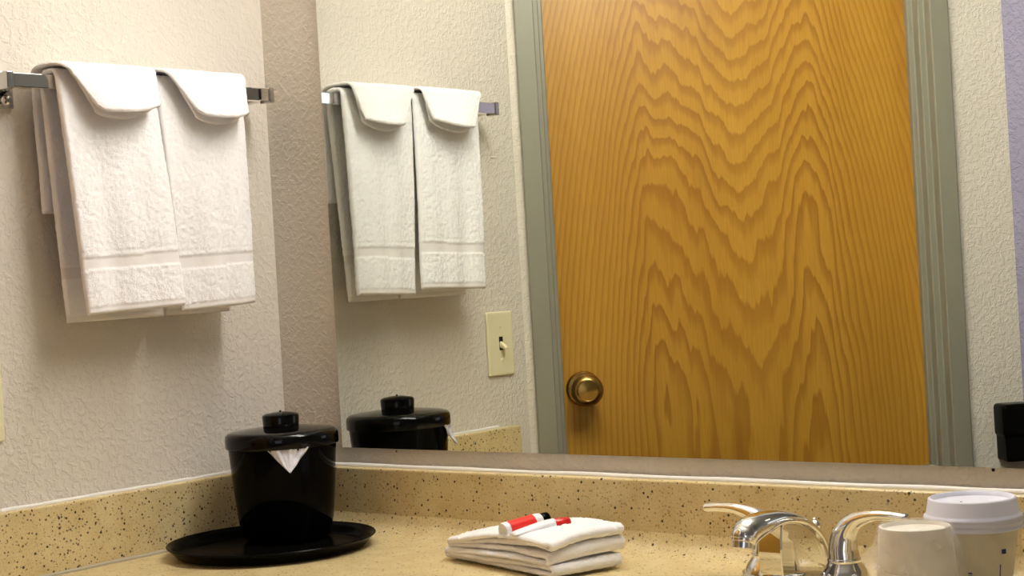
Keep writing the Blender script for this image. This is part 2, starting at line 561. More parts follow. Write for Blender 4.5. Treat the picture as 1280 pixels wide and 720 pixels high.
# knob, axis along the wall normal
kr = (-math.pi / 2, 0, 0)
kx, kz = 0.1130, 0.1450
knob = lathe('door_knob', [(0, 0), (0.033, 0), (0.0335, 0.003), (0.030, 0.009), (0.016, 0.012), (0.0125, 0.016), (0.0125, 0.030),
                           (0.020, 0.035), (0.0285, 0.042), (0.0305, 0.050), (0.0300, 0.056), (0.0265, 0.0625), (0.0215, 0.0660),
                           (0.0195, 0.0665), (0.0190, 0.0650), (0.0185, 0.0648), (0.010, 0.0662), (0, 0.0672)],
             'brass', door, 56, loc=(kx, -0.066, kz), rot=kr, auto=28)
lathe('latch_pin', [(0, 0.066), (0.0012, 0.066), (0.0012, 0.0676), (0, 0.0676)], 'dark_hole', knob, 12)

# ------------------------------------------------------------------ mirror
MX, MZ, MY = 0.1306, 0.123, -0.006
bm = bmesh.new()
add_box(bm, MX, 2.1, MY, 0.0, MZ, 1.05)
bm.faces.ensure_lookup_table()
for f in bm.faces:
    f.material_index = 0 if f.normal.y < -0.9 else 1
mo = from_bm('mirror', bm, ['mirror_silver', 'mirror_edge'])
tag(mo, 'large frameless wall mirror above the speckled backsplash', 'mirror')

# ------------------------------------------------------------------ counter (deck with sunk oval bowl), splashes, caulk
counter = empty('vanity_counter', (0.8, -0.28, -0.03))
tag(counter, 'speckled tan stone vanity counter with backsplash and side splash', 'counter')
CD, CW, HB, TB = -0.567, 1.72, 0.095, 0.019
def under(o):
    o.matrix_parent_inverse = Matrix.Translation((-0.8, 0.28, 0.03))
    return o
SKX, SKY, SA, SB = 0.955, -0.375, 0.185, 0.145
xs = np.concatenate([np.linspace(0.0006, 0.72, 30), np.linspace(0.74, 1.17, 64), np.linspace(1.2, CW, 20)])
ys = np.concatenate([np.linspace(CD, CD + 0.03, 4), np.linspace(-0.53, -0.22, 50), np.linspace(-0.20, -0.047, 8), -0.047 + np.linspace(0.002, 0.028, 12)])
vs, fs = [], []
for x in xs:
    for y in ys:
        q = math.hypot((x - SKX) / SA, (y - SKY) / SB)
        z = 0.0
        if q < 1.0:
            z = -0.135 * (1 - q ** 2.6) ** 0.75
        dyc = y + 0.047                    # cove at the wall
        if dyc > 0:
            z = 0.028 - math.sqrt(max(0.028 ** 2 - min(dyc, 0.028) ** 2, 0))
        vs.append((x, y, z))
ny = len(ys)
for i in range(len(xs) - 1):
    for j in range(ny - 1):
        fs.append((i * ny + j, (i + 1) * ny + j, (i + 1) * ny + j + 1, i * ny + j + 1))
top = mesh_py('countertop', vs, fs, 'counter_stone', counter, True); under(top)
bm = bmesh.new()
add_box(bm, 0.0006, CW, CD - 0.018, CD + 0.002, -0.055, 0.0, 0.004)
under(from_bm('front_edge', bm, 'counter_stone', counter))
under(box('end_edge', CW - 0.012, CW + 0.006, CD - 0.018, -0.0006, -0.055, 0.0, 'counter_stone', counter, 0.004))
under(box('backsplash', 0.0006, CW, -TB, -0.0006, 0.004, HB, 'counter_stone', counter, 0.0035, 3))
under(box('side_splash', 0.0006, TB, CD, -TB, 0.0, HB, 'counter_stone', counter, 0.0035, 3))
# caulk beads
def bead(name, p0, p1, r, mat, sq=0.6):
    P = [np.array(p0) + (np.array(p1) - np.array(p0)) * k / 24 for k in range(25)]
    rr = [(r * (1 + 0.35 * (rng.uniform() - 0.5)), r * sq * (1 + 0.3 * (rng.uniform() - 0.5))) for _ in P]
    return under(sweep(name, P, rr, mat, counter, side=(0, 0, 1), n=10, k=2))
bead('caulk_bead', (0.0052, CD + 0.05, HB + 0.0008), (0.0052, -0.02, HB + 0.0008), 0.0034, 'white_caulk', 1.0)
bead('caulk_bead', (TB + 0.002, CD + 0.01, 0.001), (TB + 0.002, -0.05, 0.001), 0.0030, 'grey_caulk', 1.0)
bead('caulk_bead', (0.02, -0.0055, HB + 0.001), (CW, -0.0055, HB + 0.001), 0.0040, 'white_caulk', 1.0)
under(box('apron', 0.0006, CW, CD + 0.02, CD + 0.04, -0.28, -0.002, 'laminate', counter, 0.002))
under(box('bracket', CW - 0.06, CW - 0.03, CD + 0.04, -0.0006, -0.28, -0.145, 'laminate', counter, 0.002))
under(lathe('drain', [(0, 0), (0.021, 0), (0.022, 0.002), (0.016, 0.0035), (0.013, 0.001), (0, 0.002)], 'chrome', counter, 32,
            loc=(SKX, SKY, -0.1352)))

# ------------------------------------------------------------------ towel bar
XB, ZB, BH = 0.0605, 0.6728, 0.0190
YA, YB = -0.4955, -0.0485
bar = empty('towel_bar', (0, (YA + YB) / 2, ZB))
tag(bar, 'chrome square towel bar with end brackets screwed to the textured wall', 'towel bar')
def ub(o):
    o.matrix_parent_inverse = Matrix.Translation((0, -(YA + YB) / 2, -ZB))
    return o
ub(box('rail', XB - 0.0185, XB, YA, YB, ZB - BH, ZB, 'chrome', bar, 0.0012))
for y0, y1, s in ((YA - 0.010, YA, -1), (YB, YB + 0.010, 1)):
    ub(box('end_cap', XB - 0.021, XB + 0.0015, y0, y1, ZB - BH - 0.0025, ZB + 0.0015, 'worn_chrome', bar, 0.0015))
    yc = (y0 + y1) / 2 - s * 0.012
    # tapered arm from the flange to the cap
    Pq = [(0.004, yc - s * 0.010, ZB - 0.014), (0.022, yc - s * 0.004, ZB - 0.013), (0.042, yc + s * 0.006, ZB - 0.0105)]
    ub(sweep('bracket_arm', Pq, [(0.011, 0.016), (0.009, 0.011), (0.008, 0.008)], 'worn_chrome', bar, side=(0, 0, 1), n=20, super_e=0.6))
    bm = bmesh.new()
    add_box(bm, 0.0, 0.007, yc - s * 0.012 - 0.017, yc - s * 0.012 + 0.017, ZB - 0.041, ZB + 0.010, 0.003, 3)
    ub(from_bm('wall_flange', bm, 'worn_chrome', bar, True))
    ub(sweep('set_screw_boss', [(0.006, yc - s * 0.010, ZB - 0.032), (0.020, yc - s * 0.008, ZB - 0.032)], [(0.0075, 0.0075)] * 2, 'worn_chrome', bar, side=(0, 0, 1), n=16))

# ------------------------------------------------------------------ hanging towels
def hang_path(xf_top, xf_bot, zf, xb_top, xb_bot, zb, ztop, curl=None):
    """(x, z) polyline: front hem -> over the bar -> back hem"""
    pts = []
    if curl:                                   # hem tucked back under itself
        pts += curl
    for k in range(40):
        u = k / 39
        pts.append((xf_bot + (xf_top - xf_bot) * (u ** 0.8), zf + (ztop - 0.016 - zf) * u))
    cx_, rx, rz = (xf_top + xb_top) / 2, (xf_top - xb_top) / 2, 0.016
    for k in range(1, 16):
        a = math.pi * k / 16
        ca, sa = math.cos(a), math.sin(a)
        ca = math.copysign(abs(ca) ** 0.6, ca); sa = abs(sa) ** 0.6
        pts.append((cx_ + rx * ca, ztop - 0.016 + rz * sa))
    for k in range(40):
        u = k / 39
        pts.append((xb_top + (xb_bot - xb_top) * u, ztop - 0.016 + (zb - ztop + 0.016) * u))
    return pts

STEP = 0.0022
def hand_towel(name, label, yt0, yt1, yb0, yb1, zfL, zfR, zb, seed, tuckL=0.0045, tuckR=0.0045, back1=0.0):
    path, q = polyline_resample(hang_path(0.0680, 0.083, 0.350, 0.0335, 0.034, zb, 0.6790), STEP)
    nv = len(path)
    nu = int((yt1 - yt0) / STEP)
    U = np.linspace(0, 1, nu)[:, None]
    x = np.tile(path[:, 0], (nu, 1)); z = np.tile(path[:, 1], (nu, 1))
    itop = int(np.argmax(path[:, 1]))
    front = (np.arange(nv) < itop)[None, :]
    fall = np.clip((0.675 - z) / 0.33, 0, 1)
    y0 = yt0 + (yb0 - yt0) * fall; y1 = yt1 + (yb1 - yt1) * fall
    y1 = np.where(front, y1, y1 + back1 * fall)
    y = y0 + (y1 - y0) * U
    # front hem slightly slanted
    z = z + np.where(front, (zfL + (zfR - zfL) * U - 0.350) * fall, 0)
    # gentle drape: a broad belly, soft vertical waves, edges turned towards the wall
    wv = 0.0028 * np.sin(2 * math.pi * (1.15 * U + 0.13 * seed)) + 0.0014 * np.sin(2 * math.pi * (2.7 * U + 0.31 * seed))
    edge = tuckL * np.exp(-(U / 0.13) ** 2) + tuckR * np.exp(-((1 - U) / 0.10) ** 2)
    x = x + np.where(front, fall ** 0.8 * (wv * 1.5 - edge) + 0.0035 * np.sin(math.pi * np.clip(fall, 0, 1)) , -fall * wv * 0.5)
    y = y + 0.0005 * smooth_noise((nu, nv), (30, 26), seed * 5 + 1) * fall
    x = x + 0.0011 * smooth_noise((nu, nv), (18, 24), seed * 5 + 2) * (0.25 + 0.75 * fall)
    # dobby band and hem
    hgt = z - np.where(front, zfL + (zfR - zfL) * U, zb)
    band = (hgt > 0.060) & (hgt < 0.077)
    hem = hgt < 0.009
    line = (np.abs(hgt - 0.0845) < 0.0012)
    th = np.where(band, 0.0082, 0.0108)
    th = np.where(hem, 0.0086, th); th = np.where(line, 0.0096, th)
    th = th * (0.56 + 0.44 * np.clip((0.676 - z) / 0.035, 0, 1))     # pressed thin over the bar
    mask = np.where(band | hem, 0.12, 1.0)
    P = np.stack([x, y, z], 2)
    return tag(cloth(name, P, th, ['terry', 'flat_weave'], None, 0.00085, mask, seed, (band | hem)), label, 'towel')

hand_towel('hand_towel', 'white terry hand towel hanging on the bar nearer the light switch', -0.436, -0.2745, -0.416, -0.2520, 0.3475, 0.3530, 0.339, 3, 0.0045, -0.002)
hand_towel('hand_towel', 'white terry hand towel hanging on the bar nearer the mirror wall corner', -0.2705, -0.110, -0.2490, -0.1135, 0.3445, 0.3500, 0.3395, 4, 0.0125, 0.0045, -0.018)

def washcloth(name, label, yL, yR, tipL, tipR, zL, zR, backL, backR, zb, seed):
    """small cloth over the towel: short flap in front with a rolled hem and one corner folded in"""
    zf = 0.622
    base = hang_path(0.0850, 0.0955, zf, 0.0170, 0.0160, zb, 0.6886)
    path, q = polyline_resample(base, STEP)
    nv = len(path)
    nu = int((yR - yL) / STEP)
    U = np.linspace(0, 1, nu)[:, None]
    x = np.tile(path[:, 0], (nu, 1)); z = np.tile(path[:, 1], (nu, 1))
    itop = int(np.argmax(path[:, 1]))
    front = (np.arange(nv) < itop)[None, :] & np.ones((nu, 1), bool)
    ff = np.clip((0.690 - z) / 0.066, 0, 1)
    fb = np.clip((0.690 - z) / 0.2, 0, 1)
    y0 = np.where(front, yL + (tipL - yL) * ff ** 0.85, yL + (backL - yL) * fb)
    y1 = np.where(front, yR + (tipR - yR) * ff, yR + (backR - yR) * fb)
    y = y0 + (y1 - y0) * U
    sag = np.sin(math.pi * np.clip(U, 0, 1)) ** 0.8
    z = z + np.where(front, ff * ((zL - 0.622) + (zR - zL) * U - 0.0060 * (sag - 0.5) + 0.006 * np.exp(-(U / 0.07) ** 2)), 0)
    x = x + np.where(front, ff * (0.004 + 0.016 * sag), 0)
    # shoulders fall a little at both ends of the bar stretch
    sh = np.exp(-(U / 0.07) ** 2) + np.exp(-((1 - U) / 0.06) ** 2)
    z = z - 0.0008 * sh * np.clip(1 - np.maximum(ff, fb) * 2, 0, 1)
    x = x + 0.0009 * smooth_noise((nu, nv), (14, 14), seed) 
    z = z + 0.0004 * smooth_noise((nu, nv), (16, 16), seed + 9)
    hem = (np.arange(nv)[None, :] < 3) | (np.arange(nv)[None, :] > nv - 4)
    P = np.stack([x, y, z], 2)
    o = tag(cloth(name, P, 0.0068 * (0.72 + 0.28 * np.clip((0.684 - z) / 0.02, 0, 1)), ['terry', 'flat_weave'], None, 0.00075, None, seed), label, 'washcloth')
    # the turned-under layer behind the flap, seen from below as the lower lip of the fold
    m = 24
    V = np.linspace(0, 1, m)[None, :]
    UU = U
    zlo = zL + 0.003 + (zR - zL) * UU - 0.0135 * sag ** 0.8
    zi = 0.660 + (zlo - 0.660) * V
    fi = np.clip((0.690 - zi) / 0.066, 0, 1) ** 0.85
    yi0 = yL + (tipL - yL) * fi + 0.004; yi1 = yR + (tipR - yR) * fi - 0.003
    yi = yi0 + (yi1 - yi0) * UU
    xi = 0.0858 + 0.004 * V + 0.004 * V * sag + 0 * UU
    cloth('turned_under_layer', np.stack([xi, yi, zi], 2), 0.0050, 'terry', o, 0.0006, None, seed + 50)
    return o

washcloth('washcloth', 'white washcloth draped over the towel nearer the light switch, short folded flap', -0.4395, -0.2790, -0.395, -0.2885, 0.6185, 0.6290,
          -0.432, -0.300, 0.489, 21)
washcloth('washcloth', 'white washcloth draped over the towel nearer the mirror wall corner, short folded flap', -0.2700, -0.1150, -0.2230, -0.1275, 0.6185, 0.6235,
          -0.262, -0.112, 0.50, 33)

# ------------------------------------------------------------------ ice bucket on tray
TCX, TCY = 0.1680, -0.1915
tray = lathe('serving_tray', [(r_ * 1.022, z_) for r_, z_ in
             [(0, 0.0), (0.122, 0.0), (0.130, 0.002), (0.1365, 0.0100), (0.1430, 0.0150), (0.1440, 0.0165), (0.1430, 0.0178), (0.1400, 0.0172),
              (0.1335, 0.0110), (0.1295, 0.0042), (0.1270, 0.0030), (0, 0.0030)]], 'black_tray', None, 96, loc=(TCX, TCY, 0.0004), auto=60)
tag(tray, 'round black plastic tray with raised rim in the counter corner', 'tray')

BX, BY, BZ = 0.1325, -0.1290, 0.0044
bucket = empty('ice_bucket', (BX, BY, BZ))
tag(bucket, 'glossy black plastic ice bucket with lid standing on the round tray', 'ice bucket')
lathe('bucket_body', [(0, 0), (0.0545, 0), (0.0585, 0.002), (0.0615, 0.006), (0.0690, 0.030), (0.0735, 0.075), (0.0785, 0.140), (0.0788, 0.144), (0.0765, 0.144), (0.069, 0.08), (0.058, 0.007), (0, 0.006)],
      'black_plastic', bucket, 96)
lid = lathe('bucket_lid', [(0.0770, 0.1375), (0.0815, 0.1370), (0.0822, 0.1390), (0.0822, 0.1500), (0.0812, 0.1545), (0.0775, 0.1580), (0.0700, 0.1598), (0.045, 0.1625),
                           (0.0300, 0.1645), (0.0, 0.1645)], 'black_gloss', bucket, 96)
lathe('lid_knob', [(0, 0.1640), (0.0250, 0.1640), (0.0262, 0.1655), (0.0268, 0.1790), (0.0258, 0.1812), (0.0225, 0.1830), (0.010, 0.1850), (0.0020, 0.1856), (0.0012, 0.1872), (0, 0.1876)],
      'black_gloss', lid, 64)
# corner of the clear liner bag hanging out under the lid
lin_dir = math.atan2(CAM.y - BY, CAM.x - BX) + 0.10
vs, fs = [], []
NL = 18
for j in range(NL + 1):
    v = j / NL
    half = 0.39 * (1 - v) + 0.004
    z = 0.1385 - 0.0335 * v
    for i in range(NL + 1):
        u = -1 + 2 * i / NL
        a = lin_dir + half * u
        r = 0.0795 - 0.0018 * v + 0.0016 * math.sin(9 * u + 3 * v) * (1 - v * 0.5) + 0.0012 * math.sin(23 * u * (1 - .5 * v)) + 0.012 * v * v
        vs.append((BX + r * math.cos(a), BY + r * math.sin(a), BZ + z))
for j in range(NL):
    for i in range(NL):
        k = j * (NL + 1) + i
        fs.append((k, k + 1, k + NL + 2, k + NL + 1))
liner = mesh_py('ice_bucket_liner', vs, fs, 'bag_plastic', None, True)
sm = liner.modifiers.new('thickness', 'SOLIDIFY'); sm.thickness = 0.0004
tag(liner, 'crinkled white plastic liner corner peeking out under the ice bucket lid', 'liner bag')

# ------------------------------------------------------------------ folded cloth with two little toiletries
def folded_cloth():
    layer = 0.0066
    L = 0.233                                   # along local a, folds at both ends
    pts = []
    zc = layer / 2
    nl = 6
    for k in range(nl):
        n = 60
        ends = (0.002 * k, L - 0.0012 * k * (k % 2) - 0.006 * (k == 1) - 0.004 * (k == 2))
        seq = np.linspace(ends[0], ends[1], n)
        if k % 2: seq = seq[::-1]
        for a in seq:
            u = a / L
            dome = 0.004 * math.sin(math.pi * u) * (k / (nl - 1))
            sag = -0.0105 * (1 - u) ** 2 * (k / (nl - 1)) + 0.008 * u * (k / (nl - 1))
            wob = 0.0008 * math.sin(7.0 * u + k * 2.1)
            pts.append((a, zc + dome + sag + wob))
        if k < nl - 1:
            # fold round to the next layer
            a_end = seq[-1]
            sgn = 1 if k % 2 == 0 else -1
            z0 = pts[-1][1]
            u = a_end / L
            k1 = k + 1
            z1 = zc + layer * 1.04 + (-0.0105 * (1 - u) ** 2 + 0.008 * u) * (k1 / (nl - 1)) + 0.0008 * math.sin(7.0 * u + k1 * 2.1)
            r = (z1 - z0) / 2
            for j in range(1, 9):
                t_ = math.pi * j / 9
                pts.append((a_end + sgn * (abs(r) * 1.15) * math.sin(t_), z0 + r * (1 - math.cos(t_))))
            zc += layer * 1.04
    return pts
FO = Vector((0.4640, -0.1560, 0.0020))
adir = Vector((0.975, -0.27, 0)).normalized()
bdir = Vector((0.31, 0.95, 0)).normalized()
WB = 0.112
path, q = polyline_resample(folded_cloth(), 0.0024)
nv = len(path); nu = int(WB / 0.0024)
U = np.linspace(0, 1, nu)[:, None]
a = np.tile(path[:, 0], (nu, 1)); z = np.tile(path[:, 1], (nu, 1))
vv = np.arange(nv)[None, :] / nv
b = U * WB + 0.003 * smooth_noise((nu, nv), (60, 22), 5) + 0.004 * np.sin(vv * 11.0) * (1 - 2 * U)
lift = np.clip(z / 0.033, 0, 1)
z = z + 0.0022 * lift * smooth_noise((nu, nv), (20, 24), 8) - 0.004 * lift * (1 - np.sin(math.pi * np.clip(U * 0.9 + 0.1, 0, 1))) 
a = a + 0.004 * smooth_noise((nu, nv), (18, 30), 12) * lift
z = z + 0.011 * lift * U * np.clip(a / 0.233, 0, 1) ** 0.7
z = np.maximum(z, 0.0040)
P = np.stack([FO.x + adir.x * a + bdir.x * b, FO.y + adir.y * a + bdir.y * b, FO.z + z], 2)
fc_o = cloth('folded_washcloth', P, 0.0062, 'terry', None, 0.0008, None, 77)
tag(fc_o, 'folded white terry washcloth lying on the counter under two small toiletry bottles', 'washcloth')

def lerp3(a, b, u): return tuple(np.array(a) + (np.array(b) - np.array(a)) * u)
def toiletry(name, label, p0, p1, cap_len, cap_mat, cap_prof, label_span, rad, label_mat, rot=0.0, tube=False):
    p0, p1 = Vector(p0), Vector(p1)
    ax = (p1 - p0)
    Ln = ax.length
    ax.normalize()
    e = empty(name, p0)
    e.rotation_mode = 'QUATERNION'
    qn = ax.to_track_quat('Z', 'Y')
    e.rotation_quaternion = qn
    bl = Ln - cap_len
    if tube:
        # crimped tube: flat at the tail, round at the shoulder
        nseg, nr = 24, 40
        vs, fs = [], []
        for i in range(nseg + 1):
            u = i / nseg
            zz = bl * u
            ry = rad * (0.20 + 0.80 * min(1, u / 0.75) ** 0.7); rx = rad * (1.22 - 0.22 * min(1, u / 0.75))
            for k in range(nr):
                an = 2 * math.pi * k / nr
                vs.append((rx * math.cos(an), ry * math.sin(an), zz))
        for i in range(nseg):
            for k in range(nr):
                fs.append((i * nr + k, i * nr + (k + 1) % nr, (i + 1) * nr + (k + 1) % nr, (i + 1) * nr + k))
        fs.append(tuple(range(nr))[::-1]); fs.append(tuple(range(nseg * nr, nseg * nr + nr)))
        mesh_py('tube_body', vs, fs, 'white_plastic', e, True)
    else:
        lathe('bottle_body', [(0, 0.0015), (rad * 0.7, 0.0010), (rad * 0.9, 0), (rad, 0.0025), (rad, bl - 0.006), (rad * 0.93, bl - 0.002), (rad * 0.72, bl), (rad * 0.6, bl + 0.001), (0, bl + 0.001)],
              'white_plastic', e, 40)
    lathe('cap', [(r_ * rad, bl + z_ * cap_len) for r_, z_ in cap_prof], cap_mat, e, 40)
    if label_span:
        s0, s1, a0, a1 = label_span
        dl = qn.inverted() @ ((CAM - p0).normalized() * 0.85 + Vector((0, 0, 0.55)))
        rot = math.atan2(dl.y, dl.x)
        vs, fs = [], []
        N = 20
        for i in range(N + 1):
            an = a0 + (a1 - a0) * i / N + rot
            for zz in (s0 * Ln, s1 * Ln):
                vs.append(((rad + 0.0003) * math.cos(an), (rad + 0.0003) * math.sin(an), zz))
        for i in range(N):
            fs.append((2 * i, 2 * i + 2, 2 * i + 3, 2 * i + 1))
        mesh_py('label', vs, fs, label_mat, e, True)
    return tag(e, label, 'toiletry')
ztop = 0.0475
BOT = toiletry('toiletry_bottle', 'small white toiletry bottle with red label and black cap on the folded washcloth', (0.5990, -0.1930, 0.0510), (0.6150, -0.1230, 0.0570), 0.011, 'black_plastic',
         [(0, 0), (0.80, 0), (0.84, 0.06), (0.84, 0.92), (0.78, 1), (0, 1)], (0.10, 0.66, math.radians(-58), math.radians(58)), 0.0100, 'red_print', rot=0.0)
TUB = toiletry('toiletry_tube', 'small white toiletry tube with tapered red cap on the folded washcloth', (0.6200, -0.2000, 0.0490), (0.6590, -0.1330, 0.0570), 0.021, 'red_cap',
         [(0, 0), (0.95, 0), (0.97, 0.05), (0.86, 0.55), (0.70, 0.90), (0.55, 1), (0, 1)], None, 0.0082, 'red_print', tube=True)

# ------------------------------------------------------------------ faucet
FX, FY = 0.9800, -0.112
fau = empty('faucet', (FX, FY, 0.0008))
tag(fau, 'polished chrome two handle centerset faucet with arched spout at the sink', 'faucet')
def uf(o):
    o.matrix_parent_inverse = Matrix.Translation((-FX, -FY, 0))
    return o
bm = bmesh.new()
N = 64
prof = [(1.0, 0.0), (1.0, 0.006), (0.985, 0.009), (0.94, 0.0115), (0.86, 0.0125)]
rows = []
for sc, zz in prof:
    row = []
    for k in range(N):
        an = 2 * math.pi * k / N
        ca, sa = math.cos(an), math.sin(an)
        xx = math.copysign(abs(ca) ** 0.75, ca) * 0.083; yy = math.copysign(abs(sa) ** 0.9, sa) * 0.031
        row.append(bm.verts.new((FX + xx * sc, FY + yy * sc, zz)))
    rows.append(row)
for r0, r1 in zip(rows, rows[1:]):
    for k in range(N):
        bm.faces.new((r0[k], r0[(k + 1) % N], r1[(k + 1) % N], r1[k]))
bm.faces.new(rows[-1]); bm.faces.new(rows[0][::-1])
uf(from_bm('base_plate', bm, 'chrome', fau, True))
for s in (-1, 1):
    hx = FX + s * 0.0495
    h = uf(lathe('handle', [(0.0275, 0.009), (0.0270, 0.013), (0.0235, 0.019), (0.0195, 0.0245), (0.0185, 0.0265), (0.0190, 0.0275), (0.0192, 0.0295), (0.0185, 0.0308), (0.0168, 0.0315), (0.0, 0.0315)],
                 'chrome', fau, 48, loc=(hx, FY, 0)))
    P = [(s * 0.000, 0, 0.0300), (s * -0.0005, 0, 0.0420), (s * 0.003, 0, 0.0580), (s * 0.015, 0, 0.0720), (s * 0.036, -0.0005, 0.0795), (s * 0.058, -0.001, 0.0810), (s * 0.078, -0.002, 0.0795)]
    Rr = [(0.0178, 0.0178), (0.0162, 0.0165), (0.0135, 0.0145), (0.0112, 0.0102), (0.0095, 0.0070), (0.0086, 0.0058), (0.0072, 0.0052)]
    sweep('lever', P, Rr, 'chrome', h, side=(0, 1, 0), n=28, k=10)
# spout
SP = [(-0.078, 0.0135), (-0.082, 0.026), (-0.097, 0.052), (-0.128, 0.0710), (-0.168, 0.0812), (-0.203, 0.0808), (-0.228, 0.0768), (-0.2380, 0.0710)]
SR = [(0.0200, 0.0110), (0.0175, 0.0095), (0.0160, 0.0080), (0.0160, 0.0075), (0.0168, 0.0092), (0.0170, 0.0130), (0.0160, 0.0155), (0.0148, 0.0148)]
spout = uf(sweep('spout', [(FX, y, z) for y, z in SP], SR, 'chrome', fau, side=(1, 0, 0), n=32, k=10))
# side web filling the back of the arch
web = [(-0.083, 0.008), (-0.086, 0.026), (-0.100, 0.050), (-0.130, 0.070), (-0.165, 0.080), (-0.182, 0.079), (-0.1865, 0.068), (-0.1890, 0.045), (-0.1880, 0.022), (-0.184, 0.000), (-0.083, 0.0)]
cen = np.mean(np.array(web), 0)
Wc = catmull(web + [web[0]], 5)[:-1]
rows = []
bm = bmesh.new()
for sx_, sc in ((-0.0125, 0.90), (-0.0150, 0.97), (-0.0135, 1.0), (0.0135, 1.0), (0.0150, 0.97), (0.0125, 0.90)):
    rows.append([bm.verts.new((FX + sx_, cen[0] + (y - cen[0]) * sc, max(0.0005, cen[1] + (z - cen[1]) * sc))) for y, z in Wc])
n = len(Wc)
for r0, r1 in zip(rows, rows[1:]):
    for k in range(n):
        bm.faces.new((r0[k], r0[(k + 1) % n], r1[(k + 1) % n], r1[k]))
bm.faces.new(rows[0][::-1]); bm.faces.new(rows[-1])
wo = uf(from_bm('spout_body', bm, 'chrome', fau, True))
bmm = bmesh.new(); bmm.from_mesh(wo.data)
for e in bmm.edges:
    if len(e.link_faces) == 2 and e.calc_face_angle(0) > math.radians(40): e.smooth = False
bmm.to_mesh(wo.data); bmm.free()
ae = lathe('aerator', [(0.0, -0.0005), (0.0105, 0.0), (0.0125, 0.0006), (0.0128, 0.0075), (0.0138, 0.0085), (0.0138, 0.0110), (0, 0.0110)], 'worn_chrome', spout, 36,
           loc=(FX, -0.2420, 0.0592), rot=(math.radians(-14), 0, 0))
rod = uf(lathe('lift_rod', [(0, 0.008), (0.0022, 0.008), (0.0022, 0.0600), (0.0035, 0.0610), (0.0068, 0.0650), (0.0074, 0.0690), (0.0056, 0.0725), (0.0030, 0.0745), (0.0030, 0.0765), (0.0018, 0.0780), (0, 0.0783)],
               'chrome', fau, 24, loc=(0.9800, -0.0860, -0.008)))

# ------------------------------------------------------------------ cups
def wrapper(name, prof, mat, parent, amp, seed, n=72, ears=()):
    vs, fs = [], []
    r_ = random.Random(seed)
    ph = [r_.uniform(0, 6.28) for _ in range(8)]
    for j, (r, z) in enumerate(prof):
        for k in range(n):
            a = 2 * math.pi * k / n
            q = amp * (math.sin(5 * a + ph[0] + z * 90) + 0.7 * math.sin(9 * a + ph[1] - z * 140) + 0.5 * math.sin(17 * a + ph[2] + z * 200))
            for ea, ez, eamp, ew in ears:
                d = (a - ea + math.pi) % (2 * math.pi) - math.pi
                q += eamp * math.exp(-(d / ew) ** 2) * math.exp(-((z - ez) / 0.010) ** 2)
            rr = max(0.0003, r + (q if r > 0.01 else 0))
            vs.append((rr * math.cos(a), rr * math.sin(a), z))
    for j in range(len(prof) - 1):
        for k in range(n):
            fs.append((j * n + k, j * n + (k + 1) % n, (j + 1) * n + (k + 1) % n, (j + 1) * n + k))
    return mesh_py(name, vs, fs, mat, parent, True)

def prints(parent, rfun, marks, mat='blue_print'):
    """small printed marks curved on a cup wall: (angle, z, half-width angle, half-height)"""
    for a, z, da, dz in marks:
        vs = []
        for i in range(5):
            an = a - da + 2 * da * i / 4
            for zz in (z - dz, z + dz):
                r = rfun(zz)
                vs.append((r * math.cos(an), r * math.sin(an), zz))
        mesh_py('print_mark', vs, [(2 * i, 2 * i + 2, 2 * i + 3, 2 * i + 1) for i in range(4)], mat, parent, True)

def view_ang(x, y): return math.atan2(CAM.y - y, CAM.x - x)

c1x, c1y = 1.192, -0.262
H1 = 0.0985
cup1 = empty('wrapped_cup', (c1x, c1y, 0.0006))
tag(cup1, 'white disposable cup upside down in clear plastic wrap beside the faucet', 'cup')
lathe('cup_body', [(0.0450, 0.0), (0.0462, 0.0015), (0.0450, 0.0032), (0.0437, 0.0045), (0.0360, H1 - 0.012), (0.0352, H1 - 0.003), (0.0345, H1), (0.0322, H1 + 0.0004), (0.0315, H1 - 0.0035), (0.0, H1 - 0.0042)],
      'foam_cup', cup1, 64)
va = view_ang(c1x, c1y)
left = va - math.pi / 2
wrapper('wrap', [(0.0475, 0.001), (0.0470, 0.02), (0.0462, 0.04), (0.0445, 0.055), (0.0425, 0.068), (0.0395, 0.080), (0.0375, 0.090), (0.0362, H1 + 0.0005), (0.0340, H1 + 0.0025), (0.026, H1 + 0.0012), (0.012, H1 - 0.0005), (0.001, H1 - 0.001)],
        'plastic_wrap', cup1, 0.0006, 4, ears=((left, 0.066, 0.013, 0.16), (va + 1.35, 0.082, 0.008, 0.3), (va + 1.3, 0.060, 0.006, 0.4)))
prints(cup1, lambda z: 0.0452, [(va - 0.55, 0.0445, 0.10, 0.0016), (va - 0.46, 0.0425, 0.03, 0.003), (va - 0.64, 0.0425, 0.03, 0.003)])

